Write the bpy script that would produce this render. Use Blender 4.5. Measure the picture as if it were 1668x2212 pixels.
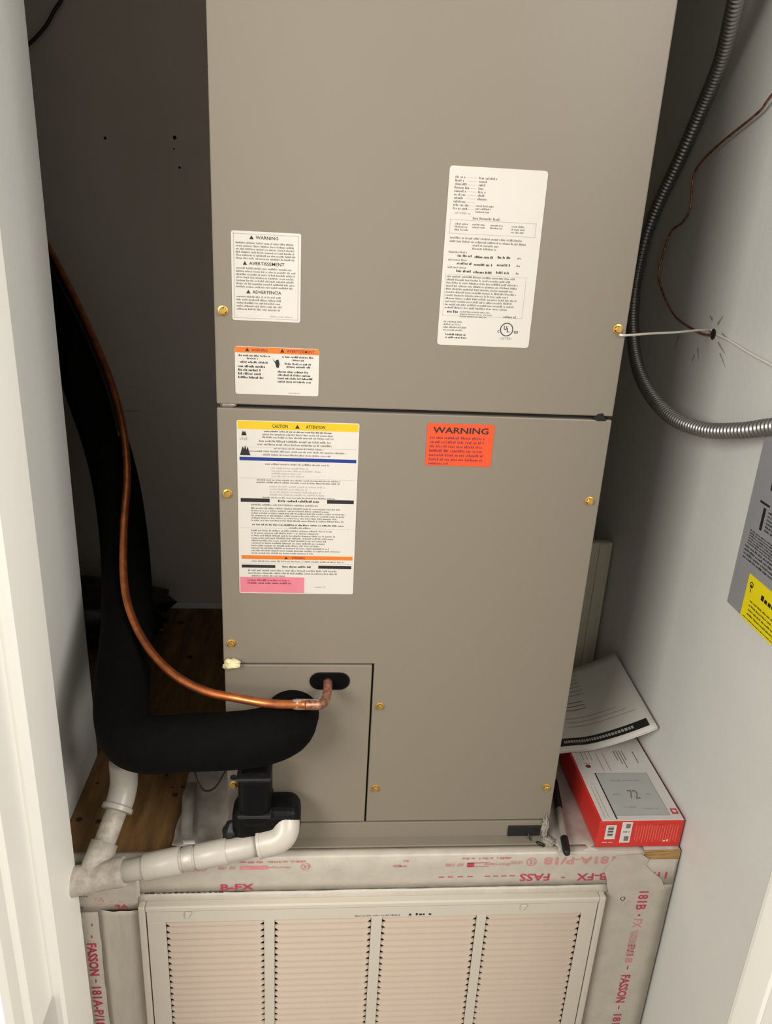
import bpy, bmesh, math, random
from mathutils import Vector, Matrix, noise

for o in list(bpy.data.objects):
    bpy.data.objects.remove(o, do_unlink=True)
scene = bpy.context.scene
COL = scene.collection
R = random.Random(7)

# ------------------------------------------------------------------ camera
# X right, Y into the closet, Z up; air handler front at y=0, platform top z=0
PITCH, YAW, ROLL = 0.363203, 0.092052, 0.054084
CAM = Vector((0.10698, -0.80116, 0.76742))
FPX = 1688.22
fw = Vector((math.sin(YAW)*math.cos(PITCH), math.cos(YAW)*math.cos(PITCH), -math.sin(PITCH)))
rt = Vector((math.cos(YAW), -math.sin(YAW), 0))
up = rt.cross(fw)
rt2 = rt*math.cos(ROLL)+up*math.sin(ROLL)
up2 = -rt*math.sin(ROLL)+up*math.cos(ROLL)
cd = bpy.data.cameras.new('camera')
cam = bpy.data.objects.new('camera', cd)
COL.objects.link(cam)
M = Matrix((rt2, up2, -fw)).transposed().to_4x4()
M.translation = CAM
cam.matrix_world = M
cd.sensor_fit = 'VERTICAL'
cd.sensor_height = 24.0
cd.lens = 24.0*FPX/2212.0
cd.clip_start = 0.01
scene.camera = cam

# ------------------------------------------------------------------ light
w = bpy.data.worlds.new('world')
scene.world = w
w.use_nodes = True
bg = w.node_tree.nodes['Background']
bg.inputs[0].default_value = (1.0, 0.98, 0.94, 1)
bg.inputs[1].default_value = 0.67

def area(name, loc, tgt, sx, sy, power, col):
    l = bpy.data.lights.new(name, 'AREA')
    l.shape = 'RECTANGLE'; l.size = sx; l.size_y = sy
    l.energy = power; l.color = col
    o = bpy.data.objects.new(name, l)
    COL.objects.link(o)
    o.location = loc
    d = Vector(tgt)-Vector(loc)
    o.rotation_euler = d.to_track_quat('-Z', 'Y').to_euler()
    return o
area('added_light_left', (-1.05, -1.45, 1.20), (0.45, 0, 0.1), 0.8, 0.8, 38, (1.0, 0.97, 0.92))  # added unseen area light, stands in for room light from the left
area('added_light_right', (1.42, -1.30, 1.45), (-0.1, 0, 0.1), 1.0, 0.8, 38, (1.0, 0.97, 0.92))  # second added source out of view, lights the left wall and casing

vs = scene.view_settings
vs.view_transform = 'Standard'
vs.look = 'None'
vs.gamma = 1.0
vs.use_curve_mapping = False
vs.exposure = 0.0

# ------------------------------------------------------------------ materials
def lin(c):
    return tuple(((v/255)/12.92 if v/255 <= 0.04045 else ((v/255+0.055)/1.055)**2.4) for v in c)
MATS = {}
def mat(name, rgb, rough=0.6, metal=0.0, var=0.0, scale=20.0, bump=0.0, bscale=80.0, spec=0.5,
        stretch=(1, 1, 1), rgb2=None, coat=0.0):
    m = bpy.data.materials.new(name)
    m.use_nodes = True
    nt = m.node_tree
    b = nt.nodes['Principled BSDF']
    b.inputs['Roughness'].default_value = rough
    b.inputs['Metallic'].default_value = metal
    b.inputs['Specular IOR Level'].default_value = spec
    b.inputs['Coat Weight'].default_value = coat
    c = lin(rgb)
    b.inputs['Base Color'].default_value = (*c, 1)
    tc = nt.nodes.new('ShaderNodeTexCoord')
    mp = nt.nodes.new('ShaderNodeMapping')
    mp.inputs['Scale'].default_value = stretch
    nt.links.new(tc.outputs['Object'], mp.inputs['Vector'])
    if var > 0 or rgb2:
        n = nt.nodes.new('ShaderNodeTexNoise')
        n.inputs['Scale'].default_value = scale
        n.inputs['Detail'].default_value = 6
        n.inputs['Roughness'].default_value = 0.6
        nt.links.new(mp.outputs[0], n.inputs['Vector'])
        r = nt.nodes.new('ShaderNodeValToRGB')
        r.color_ramp.elements[0].position = 0.32
        r.color_ramp.elements[1].position = 0.68
        c2 = lin(rgb2) if rgb2 else c
        r.color_ramp.elements[0].color = (*[v*(1-var) for v in c2], 1)
        r.color_ramp.elements[1].color = (*[min(1, v*(1+var)) for v in c], 1)
        nt.links.new(n.outputs['Fac'], r.inputs[0])
        nt.links.new(r.outputs[0], b.inputs['Base Color'])
    if bump > 0:
        n2 = nt.nodes.new('ShaderNodeTexNoise')
        n2.inputs['Scale'].default_value = bscale
        n2.inputs['Detail'].default_value = 4
        nt.links.new(mp.outputs[0], n2.inputs['Vector'])
        bp = nt.nodes.new('ShaderNodeBump')
        bp.inputs['Strength'].default_value = bump
        bp.inputs['Distance'].default_value = 0.002
        nt.links.new(n2.outputs['Fac'], bp.inputs['Height'])
        nt.links.new(bp.outputs[0], b.inputs['Normal'])
    MATS[name] = m
    return m

mat('drywall', (200, 199, 192), 0.75, var=0.03, scale=6, bump=0.15, bscale=120)
mat('drywall_back', (186, 176, 163), 0.85, var=0.05, scale=5, bump=0.1, bscale=90)
mat('trim_paint', (243, 240, 231), 0.35, var=0.01, scale=3, bump=0.05, bscale=30)
mat('ceiling', (205, 202, 196), 0.9, var=0.03, scale=8)
mat('carpet', (120, 108, 96), 0.95, var=0.25, scale=180, bump=0.8, bscale=300)
mat('taupe_paint', (122, 113, 99), 0.38, metal=0.0, var=0.02, scale=2.0, bump=0.03, bscale=250, stretch=(1, 1, .25), spec=.5)
mat('cabinet_steel', (120, 110, 98), 0.5, var=0.05, scale=6)
mat('seam_dark', (14, 12, 10), 0.8, var=0.1, scale=30)
mat('galvanized', (150, 142, 134), 0.38, metal=0.75, var=0.12, scale=40, bump=0.1, bscale=60)
mat('brass', (220, 178, 96), 0.32, metal=0.9, var=0.1, scale=200)
mat('foam_sealant', (205, 196, 150), 0.85, var=0.12, scale=200, bump=0.7, bscale=400)
mat('paper_white', (194, 188, 178), 0.55, var=0.015, scale=20, bump=.03, bscale=200)
mat('ink_black', (24, 22, 24), 0.6, var=0.05, scale=100)
mat('ink_grey', (112, 106, 100), 0.6, var=0.1, scale=300)
mat('ink_lightgrey', (160, 154, 146), 0.6, var=0.08, scale=300)
mat('ink_yellow', (206, 168, 20), 0.5, var=0.03, scale=60)
mat('ink_orange', (202, 106, 24), 0.5, var=0.04, scale=60)
mat('ink_blue', (20, 44, 120), 0.5, var=0.04, scale=60)
mat('ink_pink', (198, 112, 124), 0.5, var=0.04, scale=60)
mat('ink_maroon', (120, 40, 56), 0.5, var=0.1, scale=100)
mat('label_orange', (216, 72, 28), 0.5, var=0.02, scale=60)
mat('ink_red_faded', (186, 92, 96), 0.6, var=0.25, scale=120, rgb2=(206, 160, 150))
mat('ink_red', (172, 48, 72), 0.6, var=0.15, scale=120)
mat('label_yellow', (220, 202, 18), 0.45, var=0.02, scale=30)
mat('silver_plate', (158, 158, 160), 0.42, metal=0.35, var=0.04, scale=20)
mat('black_foam', (8, 8, 7), 0.85, spec=.06, var=0.15, scale=60, bump=0.25, bscale=220)
mat('black_rubber', (7, 7, 7), 0.5, spec=.15, var=0.15, scale=60, bump=0.1, bscale=60)
mat('black_plastic', (20, 20, 20), 0.45, var=0.1, scale=60)
mat('copper', (196, 112, 62), 0.34, metal=0.85, var=0.18, scale=60, rgb2=(168, 100, 66))
mat('copper_oxide', (176, 124, 100), 0.45, metal=0.7, var=0.3, scale=160, rgb2=(110, 70, 56))
mat('solder', (176, 160, 148), 0.4, metal=0.6, var=0.25, scale=200)
mat('pvc', (178, 171, 158), 0.36, var=0.05, scale=40, bump=0.03, bscale=80)
mat('pvc_dusty', (178, 170, 156), 0.6, var=0.2, scale=90, rgb2=(172, 162, 148), bump=.1, bscale=200)
mat('plywood', (120, 88, 46), 0.7, var=0.18, scale=9, stretch=(6, 1, 1), bump=0.15, bscale=30, rgb2=(88, 60, 30))
mat('plywood_edge', (178, 142, 84), 0.75, var=0.2, scale=30, stretch=(1, 1, 20), rgb2=(120, 88, 50))
mat('knot', (36, 26, 16), 0.8, var=0.2, scale=100)
mat('foil_grey', (186, 178, 168), 0.45, metal=0.35, var=0.12, scale=60, bump=0.25, bscale=90)
mat('tape_white', (180, 172, 158), 0.4, metal=0.12, var=0.07, scale=40, bump=0.2, bscale=140)
mat('tape_grey', (182, 175, 161), 0.36, metal=0.25, var=0.1, scale=25, stretch=(3, 1, .5), bump=0.25, bscale=60)
mat('board_grey', (168, 160, 146), 0.7, var=0.08, scale=20)
mat('grille_paint', (188, 180, 165), 0.4, var=0.01, scale=10)
mat('grille_blade', (172, 155, 138), 0.42, var=0.02, scale=20)  # pinker, darker than the frame: warm reflected light put into the blade colour
mat('filter_grey', (70, 62, 55), 0.9, var=0.15, scale=100)
mat('conduit_steel', (140, 138, 134), 0.34, metal=0.85, var=0.1, scale=100)
mat('wire_white', (214, 208, 196), 0.5, var=0.05, scale=60)
mat('carton_red', (196, 42, 34), 0.5, var=0.05, scale=40)
mat('carton_red_light', (222, 96, 82), 0.5, var=0.08, scale=200)
mat('carton_white', (206, 200, 194), 0.5, var=0.02, scale=30)
mat('carton_grey', (172, 172, 168), 0.5, var=0.03, scale=30)
mat('pen_barrel', (132, 124, 116), 0.3, var=0.1, scale=80)
mat('plastic_sheet', (22, 21, 20), 0.35, var=0.3, scale=40, bump=0.4, bscale=60)
mat('plaster_chip', (150, 142, 130), 0.9, var=0.1, scale=100)
mat('offcut', (176, 170, 148), 0.6, var=0.05, scale=12, stretch=(6, 1, .5))
mat('raw_wood', (112, 98, 86), 0.9, var=0.3, scale=60)
mat('hole_dark', (26, 22, 18), 0.95, var=0.1, scale=60)
mat('scuff', (146, 140, 131), 0.9, var=0.2, scale=100)

# ------------------------------------------------------------------ helpers
def mesh(name, verts, faces, smooth=False):
    me = bpy.data.meshes.new(name)
    me.from_pydata([tuple(v) for v in verts], [], faces)
    me.update()
    if smooth:
        for p in me.polygons: p.use_smooth = True
    return me

def put(name, me, material, parent=None, loc=None):
    o = bpy.data.objects.new(name, me)
    if material and not me.materials:
        me.materials.append(MATS[material])
    COL.objects.link(o)
    if loc is not None: o.location = loc
    if parent is not None:
        o.parent = parent
        o.matrix_parent_inverse = Matrix.Translation(-world_loc(parent))
    return o

def world_loc(o):
    # every object here is placed with world coordinates (parents are undone), no rotations
    return Vector(o.location)

def empty(name, loc, label, cat, group=None):
    o = bpy.data.objects.new(name, None)
    o.empty_display_size = 0.02
    COL.objects.link(o)
    o.location = loc
    return tag(o, label, cat, group)

def tag(o, label=None, cat=None, group=None, kind=None):
    if label: o['label'] = label
    if cat: o['category'] = cat
    if group: o['group'] = group
    if kind: o['kind'] = kind
    return o

def from_bm(bm, name, smooth=False):
    me = bpy.data.meshes.new(name)
    bm.to_mesh(me); bm.free()
    if smooth:
        for p in me.polygons: p.use_smooth = True
    return me

def box_me(name, x0, x1, y0, y1, z0, z1, bevel=0.0, seg=2):
    bm = bmesh.new()
    bmesh.ops.create_cube(bm, size=1.0)
    for v in bm.verts:
        v.co = Vector(((x0+x1)/2+v.co.x*(x1-x0), (y0+y1)/2+v.co.y*(y1-y0), (z0+z1)/2+v.co.z*(z1-z0)))
    if bevel > 0:
        bmesh.ops.bevel(bm, geom=list(bm.edges), offset=bevel, segments=seg, affect='EDGES', profile=0.5)
    return from_bm(bm, name)

def box(name, x0, x1, y0, y1, z0, z1, material, parent=None, bevel=0.0, seg=2):
    return put(name, box_me(name, x0, x1, y0, y1, z0, z1, bevel, seg), material, parent)

def prism(name, poly, axis, a0, a1, material, parent=None, bevel=0.0):
    """poly: 2-D points; axis 'y': points are (x,z) pushed from y=a0 to a1; axis 'z': points are (x,y)."""
    bm = bmesh.new()
    def P(p, a):
        return (p[0], a, p[1]) if axis == 'y' else ((p[0], p[1], a) if axis == 'z' else (a, p[0], p[1]))
    v0 = [bm.verts.new(P(p, a0)) for p in poly]
    v1 = [bm.verts.new(P(p, a1)) for p in poly]
    n = len(poly)
    bm.faces.new(v0); bm.faces.new(v1[::-1])
    for i in range(n):
        bm.faces.new((v0[i], v1[i], v1[(i+1) % n], v0[(i+1) % n]))
    bmesh.ops.recalc_face_normals(bm, faces=list(bm.faces))
    if bevel > 0:
        bmesh.ops.bevel(bm, geom=list(bm.edges), offset=bevel, segments=2, affect='EDGES', profile=0.5)
    return put(name, from_bm(bm, name), material, parent)

def catmull(pts, n):
    P = [Vector(p) for p in pts]
    P = [P[0]*2-P[1]]+P+[P[-1]*2-P[-2]]
    out = []
    for i in range(1, len(P)-2):
        for k in range(n):
            t = k/n
            a, b, c, d = P[i-1], P[i], P[i+1], P[i+2]
            out.append(0.5*((2*b)+(c-a)*t+(2*a-5*b+4*c-d)*t*t+(3*b-a-3*c+d)*t*t*t))
    out.append(P[-2].copy())
    return out

def resample(pts, step):
    out = [pts[0].copy()]
    acc = 0.0
    for a, b in zip(pts, pts[1:]):
        L = (b-a).length
        while acc+L >= step and L > 1e-9:
            t = (step-acc)/L
            a = a.lerp(b, t)
            out.append(a.copy())
            L = (b-a).length; acc = 0.0
        acc += L
    if (out[-1]-pts[-1]).length > step*0.3: out.append(pts[-1].copy())
    return out

def sweep_me(name, pts, rad, seg=14, caps=True):
    """rad: number or list"""
    n = len(pts)
    rs = rad if isinstance(rad, (list, tuple)) else [rad]*n
    T = [(pts[min(i+1, n-1)]-pts[max(i-1, 0)]).normalized() for i in range(n)]
    ref = Vector((0, 0, 1)) if abs(T[0].z) < 0.9 else Vector((1, 0, 0))
    N = (ref-T[0]*ref.dot(T[0])).normalized()
    V, F = [], []
    for i in range(n):
        N = (N-T[i]*N.dot(T[i])).normalized()
        B = T[i].cross(N)
        for k in range(seg):
            a = 2*math.pi*k/seg
            V.append(pts[i]+(N*math.cos(a)+B*math.sin(a))*rs[i])
    for i in range(n-1):
        for k in range(seg):
            a, b = i*seg+k, i*seg+(k+1) % seg
            F.append((a, b, b+seg, a+seg))
    if caps:
        F.append(tuple(range(seg))[::-1])
        F.append(tuple(range((n-1)*seg, n*seg)))
    me = mesh(name, V, F, smooth=True)
    return me

def tube(name, pts, rad, material, parent=None, seg=14, n=8, step=None, straight=False):
    P = [Vector(p) for p in pts] if straight else catmull(pts, n)
    if step: P = resample(P, step)
    return put(name, sweep_me(name, P, rad, seg), material, parent)

def lathe(name, a, b, profile, material, parent=None, seg=24):
    """revolve (t, r) pairs about the axis from a to b; t in metres from a"""
    a, b = Vector(a), Vector(b)
    d = (b-a).normalized()
    pts = [a+d*t for t, r in profile]
    ref = Vector((0, 0, 1)) if abs(d.z) < 0.9 else Vector((1, 0, 0))
    N = (ref-d*ref.dot(d)).normalized(); B = d.cross(N)
    V, F = [], []
    for p, (t, r) in zip(pts, profile):
        for k in range(seg):
            an = 2*math.pi*k/seg
            V.append(p+(N*math.cos(an)+B*math.sin(an))*max(r, 1e-5))
    n = len(profile)
    for i in range(n-1):
        for k in range(seg):
            x, y = i*seg+k, i*seg+(k+1) % seg
            F.append((x, y, y+seg, x+seg))
    F.append(tuple(range(seg))[::-1]); F.append(tuple(range((n-1)*seg, n*seg)))
    me = mesh(name, V, F)
    # smooth only along the round direction: mark by angle
    for p in me.polygons: p.use_smooth = len(p.vertices) == 4
    me.set_sharp_from_angle(angle=math.radians(35))
    return put(name, me, material, parent)

def sheet(name, grid, material, parent=None, thick=0.0006):
    """grid[j][i] of points -> thin solid sheet"""
    h, wd = len(grid), len(grid[0])
    V, F = [], []
    nrm = [[None]*wd for _ in range(h)]
    for j in range(h):
        for i in range(wd):
            du = Vector(grid[j][min(i+1, wd-1)])-Vector(grid[j][max(i-1, 0)])
            dv = Vector(grid[min(j+1, h-1)][i])-Vector(grid[max(j-1, 0)][i])
            nrm[j][i] = du.cross(dv).normalized()
    for s in (0, 1):
        for j in range(h):
            for i in range(wd):
                V.append(Vector(grid[j][i])-nrm[j][i]*thick*s)
    o = h*wd
    for j in range(h-1):
        for i in range(wd-1):
            a = j*wd+i
            F.append((a, a+1, a+wd+1, a+wd))
            F.append((o+a, o+a+wd, o+a+wd+1, o+a+1))
    for i in range(wd-1):
        F.append((i, o+i, o+i+1, i+1))
        a = (h-1)*wd+i
        F.append((a, a+1, o+a+1, o+a))
    for j in range(h-1):
        a = j*wd
        F.append((a, a+wd, o+a+wd, o+a))
        a = j*wd+wd-1
        F.append((a, o+a, o+a+wd, a+wd))
    return put(name, mesh(name, V, F, smooth=True), material, parent)

def lump(name, c, rad, material, parent=None, amp=0.3, freq=1.5, sub=2, seed=0):
    bm = bmesh.new()
    bmesh.ops.create_icosphere(bm, subdivisions=sub, radius=1.0)
    for v in bm.verts:
        k = 1+amp*noise.noise(v.co*freq+Vector((seed*3.1, seed*1.7, 0)))
        v.co = Vector(c)+Vector((v.co.x*rad[0]*k, v.co.y*rad[1]*k, v.co.z*rad[2]*k))
    return put(name, from_bm(bm, name, True), material, parent)

# text as mesh data in local (x right, y up) units
_tc = {}
def text_geo(s, size, bold=0.0):
    key = (s, size, bold)
    if key in _tc: return _tc[key]
    cu = bpy.data.curves.new('lettering', 'FONT')
    cu.body = s; cu.size = size; cu.offset = bold*size; cu.resolution_u = 2
    ob = bpy.data.objects.new('lettering', cu)
    COL.objects.link(ob)
    dg = bpy.context.evaluated_depsgraph_get()
    me = bpy.data.meshes.new_from_object(ob.evaluated_get(dg))
    V = [(v.co.x, v.co.y) for v in me.vertices]
    F = [tuple(p.vertices) for p in me.polygons]
    bpy.data.objects.remove(ob, do_unlink=True)
    bpy.data.curves.remove(cu); bpy.data.meshes.remove(me)
    x0 = min(v[0] for v in V); x1 = max(v[0] for v in V)
    y0 = min(v[1] for v in V); y1 = max(v[1] for v in V)
    V = [((a-x0)/(x1-x0), (b-y0)/(y1-y0)) for a, b in V]
    _tc[key] = (V, F)
    return _tc[key]

class Print:
    """flat print on a plane: O = top-left corner, U = right, D = down (unit vectors); one mesh per ink"""
    def __init__(s, O, U, D, lift=0.0002):
        s.O, s.U, s.D = Vector(O), Vector(U), Vector(D)
        s.N = s.D.cross(s.U).normalized()      # towards the reader
        s.ink = {}; s.lift = lift; s.layer = 0
        s.surf = None
    def pt(s, u, d):
        if s.surf: return s.surf(u, d, s.lift*(1+s.layer))
        return s.O+s.U*u+s.D*d+s.N*s.lift*(1+s.layer)
    def buf(s, ink): return s.ink.setdefault((ink, s.layer), ([], []))
    def quad(s, ink, u0, d0, u1, d1):
        V, F = s.buf(ink); n = len(V)
        V += [s.pt(u0, d0), s.pt(u0, d1), s.pt(u1, d1), s.pt(u1, d0)]
        F.append((n, n+1, n+2, n+3))
    def poly(s, ink, P):
        V, F = s.buf(ink); n = len(V)
        V += [s.pt(*p) for p in P]; F.append(tuple(range(n, n+len(P))))
    def frame(s, ink, u0, d0, u1, d1, t):
        s.quad(ink, u0, d0, u1, d0+t); s.quad(ink, u0, d1-t, u1, d1)
        s.quad(ink, u0, d0, u0+t, d1); s.quad(ink, u1-t, d0, u1, d1)
    def ring(s, ink, u, d, r, t, n=24):
        V, F = s.buf(ink); o = len(V)
        for k in range(n):
            a = 2*math.pi*k/n
            V += [s.pt(u+r*math.cos(a), d+r*math.sin(a)), s.pt(u+(r-t)*math.cos(a), d+(r-t)*math.sin(a))]
        for k in range(n):
            a, b = o+2*k, o+2*((k+1) % n)
            F.append((a, b, b+1, a+1))
    def disc(s, ink, u, d, r, n=16):
        s.poly(ink, [(u+r*math.cos(2*math.pi*k/n), d-r*math.sin(2*math.pi*k/n)) for k in range(n)])
    def text(s, ink, t, u, d, wd, ht, bold=0.0):
        """lettering fitted into the rectangle with top-left (u, d)"""
        G, FF = text_geo(t, 1.0, bold)
        V, F = s.buf(ink); n = len(V)
        V += [s.pt(u+x*wd, d+(1-y)*ht) for x, y in G]
        F += [tuple(i+n for i in f) for f in FF]
    def fine(s, ink, u0, u1, d, h, ch=None, rnd=R, fill=1.0):
        """one line of print too small to read: strokes grouped into words"""
        ch = ch or h*0.62
        u = u0
        end = u0+(u1-u0)*fill
        while u < end-ch:
            for k in range(rnd.randint(2, 9)):
                if u > end-ch: break
                tall = h if rnd.random() < 0.35 else h*0.7
                s.quad(ink, u, d+h-tall, u+ch*rnd.uniform(.5, .8), d+h)
                u += ch
            u += ch*0.8
    def block(s, ink, u0, u1, d0, d1, rows, rag=0.15, rnd=R, center=False):
        p = (d1-d0)/rows
        for k in range(rows):
            f = 1-rnd.random()*rag
            if center:
                m = (u0+u1)/2; hw = (u1-u0)/2*f
                s.fine(ink, m-hw, m+hw, d0+p*k+p*.2, p*.6, rnd=rnd)
            else:
                s.fine(ink, u0, u0+(u1-u0)*f, d0+p*k+p*.2, p*.6, rnd=rnd)
    def triangle(s, ink, u, d, h):
        s.poly(ink, [(u, d), (u-h*.58, d+h), (u+h*.58, d+h)])
    def emit(s, parent, names=None):
        for (ink, lay), (V, F) in s.ink.items():
            nm = ink.replace('ink_', '').replace('label_', '')+'_print'
            put(nm, mesh(nm, V, F), ink, parent)['kind'] = 'stuff'

X, Z, Y = Vector((1, 0, 0)), Vector((0, 0, 1)), Vector((0, 1, 0))

# ------------------------------------------------------------------ setting
def S(o): o['kind'] = 'structure'; return o
S(box('floor', -1.9, 1.9, -2.6, 0.9, -0.66, -0.62, 'carpet'))
S(box('ceiling', -1.0, 0.72, -0.20, 0.76, 1.62, 1.68, 'ceiling'))
wl = S(box('wall_left', -0.90, -0.2115, -0.035, 0.182, -0.62, 1.62, 'drywall', bevel=0.003))
S(box('wall_recess', -0.96, -0.90, 0.0, 0.72, -0.62, 1.62, 'drywall_back'))
wb = S(box('wall_back', -0.92, 0.66, 0.642, 0.70, -0.62, 1.62, 'drywall_back'))
wr = S(box('wall_right', 0.598, 0.68, -0.19, 0.70, -0.62, 1.62, 'drywall'))
# nail holes and marks on the back wall
def hole(name, x, z, r, parent, y=0.6425):
    lathe(name, (x, y, z), (x, y-0.01, z), [(0, r*.9), (0.0008, r), (0.0012, r*.6)], 'hole_dark', parent, seg=10)
for (x, z, r) in ((-0.254, 0.861, .0035), (-0.142, 0.868, .0045), (-0.144, 0.851, .002), (-0.136, 0.823, .003)):
    hole('nail_hole', x, z, r*.7, wb)
bp = box('blank_cover_plate', -0.33, -0.226, 0.6385, 0.642, 0.407, 0.450, 'drywall_back', None, bevel=0.001)
tag(bp, 'blank wall plate on the dark back wall behind the black pipe', 'cover plate')
S(box('baseboard_back', -0.90, 0.0, 0.634, 0.642, 0.0, 0.012, 'drywall', bevel=0.002))

# doorway on the left: stop, jamb, casing
S(prism('trim_1', [(-0.26, -0.040), (-0.182, -0.040), (-0.179, -0.043), (-0.179, -0.121), (-0.182, -0.126), (-0.188, -0.127), (-0.26, -0.127)], 'z', -0.62, 1.62, 'trim_paint'))
S(prism('trim_2', [(-0.205, -0.1272), (-0.1925, -0.1272), (-0.1905, -0.129), (-0.1905, -0.176), (-0.1925, -0.178), (-0.205, -0.178)], 'z', -0.103, 1.62, 'trim_paint'))
S(prism('trim_3', [(-0.262, -0.178), (-0.192, -0.178), (-0.189, -0.1785), (-0.1862, -0.182), (-0.1862, -0.190), (-0.189, -0.194), (-0.191, -0.198), (-0.191, -0.204), (-0.1875, -0.208),
      (-0.1835, -0.212), (-0.1825, -0.235), (-0.186, -0.245), (-0.262, -0.247)], 'z', -0.62, 1.62, 'trim_paint'))
S(box('trim_4', -0.26, -0.2055, -0.178, -0.1275, -0.62, 1.62, 'raw_wood'))
S(box('wall_front_left', -1.2, -0.262, -0.235, -0.036, -0.62, 1.62, 'drywall'))
# right jamb
S(prism('trim_5', [(0.70, -0.1905), (0.599, -0.1905), (0.5955, -0.194), (0.5945, -0.200), (0.5945, -0.236), (0.597, -0.239), (0.5945, -0.243), (0.592, -0.30), (0.596, -0.305), (0.70, -0.305)], 'z', -0.62, 1.62, 'trim_paint'))
S(box('wall_front_right', 0.68, 1.4, -0.29, -0.10, -0.62, 1.62, 'drywall'))

# hole in the right wall where the wires come out
wh = lathe('wire_hole', (0.5985, 0.166, 0.6475), (0.58, 0.166, 0.6475), [(0, .0062), (0.001, .007), (0.0014, .005)], 'hole_dark', wr, seg=16)
for (y0, z0, y1, z1, t) in ((.160, .660, .150, .672, .0022), (.175, .664, .185, .668, .002), (.150, .640, .128, .630, .0016), (.145, .652, .120, .645, .0014),
                           (.262, .632, .268, .612, .0016), (.200, .625, .193, .612, .0018), (.140, .628, .120, .615, .0013), (.205, .615, .21, .605, .0014)):
    d = Vector((0, y1-y0, z1-z0)).normalized(); n = Vector((0, -d.z, d.y))*t
    a, b = Vector((.5977, y0, z0)), Vector((.5977, y1, z1))
    put('scuff_mark', mesh('scuff_mark', [a-n, b-n*.3, b+n*.3, a+n], [(0, 1, 2, 3)]), 'scuff', wr)

# ------------------------------------------------------------------ return plenum under the unit
pl = empty('return_air_plenum', (0.19, -0.026, -0.62), 'taped return air box carrying the air handler, plywood deck on top', 'air box')
deck = box('plywood_deck', -0.211, 0.596, -0.024, 0.640, -0.018, 0.0, 'plywood', pl, bevel=0.001)
# exposed plywood edge at right front
box('plywood_edge', 0.545, 0.5945, -0.0268, -0.0242, -0.016, 0.0008, 'plywood_edge', pl)
fb = box('front_board', -0.211, 0.594, -0.026, 0.30, -0.62, -0.0185, 'board_grey', pl)
for (x, y, r) in ((-0.2, .045, .0045), (-0.174, .041, .004), (-0.0835, .090, .004), (-0.1023, .1305, .003), (-.195, .115, .0025), (-.0754, .106, .003), (-.158, .577, .007), (-.12, .45, .006), (-.17, .09, .002), (-.09, .105, .0018)):
    lathe('nail_hole', (x, y, -0.0003), (x, y, 0.01), [(0, r*.9), (0.0006, r), (0.0009, r*.5)], 'knot', pl, seg=9)

S(box('floor_recess', -0.899, -0.2118, 0.1825, 0.640, -0.018, 0.0, 'plywood'))

def tape(name, prof, a0, a1, axis, material, n=40, amp=0.0006, seed=0):
    """prof: cross-section points (two coords), swept along axis from a0 to a1 with small wrinkles"""
    grid = []
    for j, p in enumerate(prof):
        row = []
        for i in range(n+1):
            a = a0+(a1-a0)*i/n
            k = amp*noise.noise(Vector((a*35+seed, p[0]*60, p[1]*60)))
            if axis == 'x': row.append(Vector((a, p[0]-abs(k), p[1]+k*.4)))
            else: row.append(Vector((p[0]+k*.3, p[1]-abs(k), a)))
        grid.append(row)
    return sheet(name, grid, material, pl, 0.0003)
# top strip folded over the front edge
tp = tape('tape_strip', [(-0.0140, 0.0012), (-0.019, 0.0014), (-0.0255, 0.0013), (-0.0272, -0.001), (-0.0274, -0.02), (-0.0274, -0.04), (-0.0274, -0.0545)], -0.21, 0.545, 'x', 'tape_white', 90, 0.0005)
tag(tp, 'printed foil tape folded over the front edge of the deck')
tp2 = tape('tape_strip', [(-0.0272, -0.0125), (-0.0278, -0.03), (-0.0278, -0.0545)], 0.530, 0.5935, 'x', 'tape_white', 14, 0.0005, 4)
# vertical strips
tR = tape('tape_strip', [(0.5935, -0.0277), (0.575, -0.0280), (0.556, -0.0290), (0.535, -0.0283), (0.515, -0.0277), (0.502, -0.0279)], -0.056, -0.618, 'z', 'tape_white', 60, 0.0006, 9)
tL = tape('tape_strip', [(-0.1085, -0.0279), (-0.112, -0.0300), (-0.122, -0.0320), (-0.134, -0.0312), (-0.143, -0.0325), (-0.155, -0.0300), (-0.163, -0.0279)], -0.078, -0.618, 'z', 'tape_grey', 60, 0.0010, 2)
tL2 = tape('tape_strip', [(-0.161, -0.0278), (-0.18, -0.0279), (-0.209, -0.0277)], -0.056, -0.618, 'z', 'tape_white', 60, 0.0006, 6)
tC = tape('tape_patch', [(-0.0284, -0.030), (-0.0288, -0.05), (-0.0290, -0.066), (-0.0284, -0.082)], -0.205, -0.108, 'x', 'tape_white', 16, 0.0012, 12)
tT = tape('tape_strip', [(-0.0279, -0.0535), (-0.0296, -0.0575), (-0.031, -0.0615), (-0.0305, -0.0645)], -0.110, 0.502, 'x', 'tape_white', 60, 0.0012, 15)
tag(tT, 'creased strip of tape along the top of the grille')
# torn patch, right corner
prism('tape_patch', [(0.508, -0.004), (0.540, -0.002), (0.552, -0.010), (0.549, -0.020), (0.560, -0.032), (0.575, -0.045), (0.583, -0.062), (0.560, -0.072), (0.548, -0.085), (0.520, -0.082), (0.512, -0.070), (0.503, -0.062), (0.500, -0.045), (0.494, -0.030), (0.500, -0.018)], 'y', -0.0295, -0.0283, 'tape_white', pl)

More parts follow.
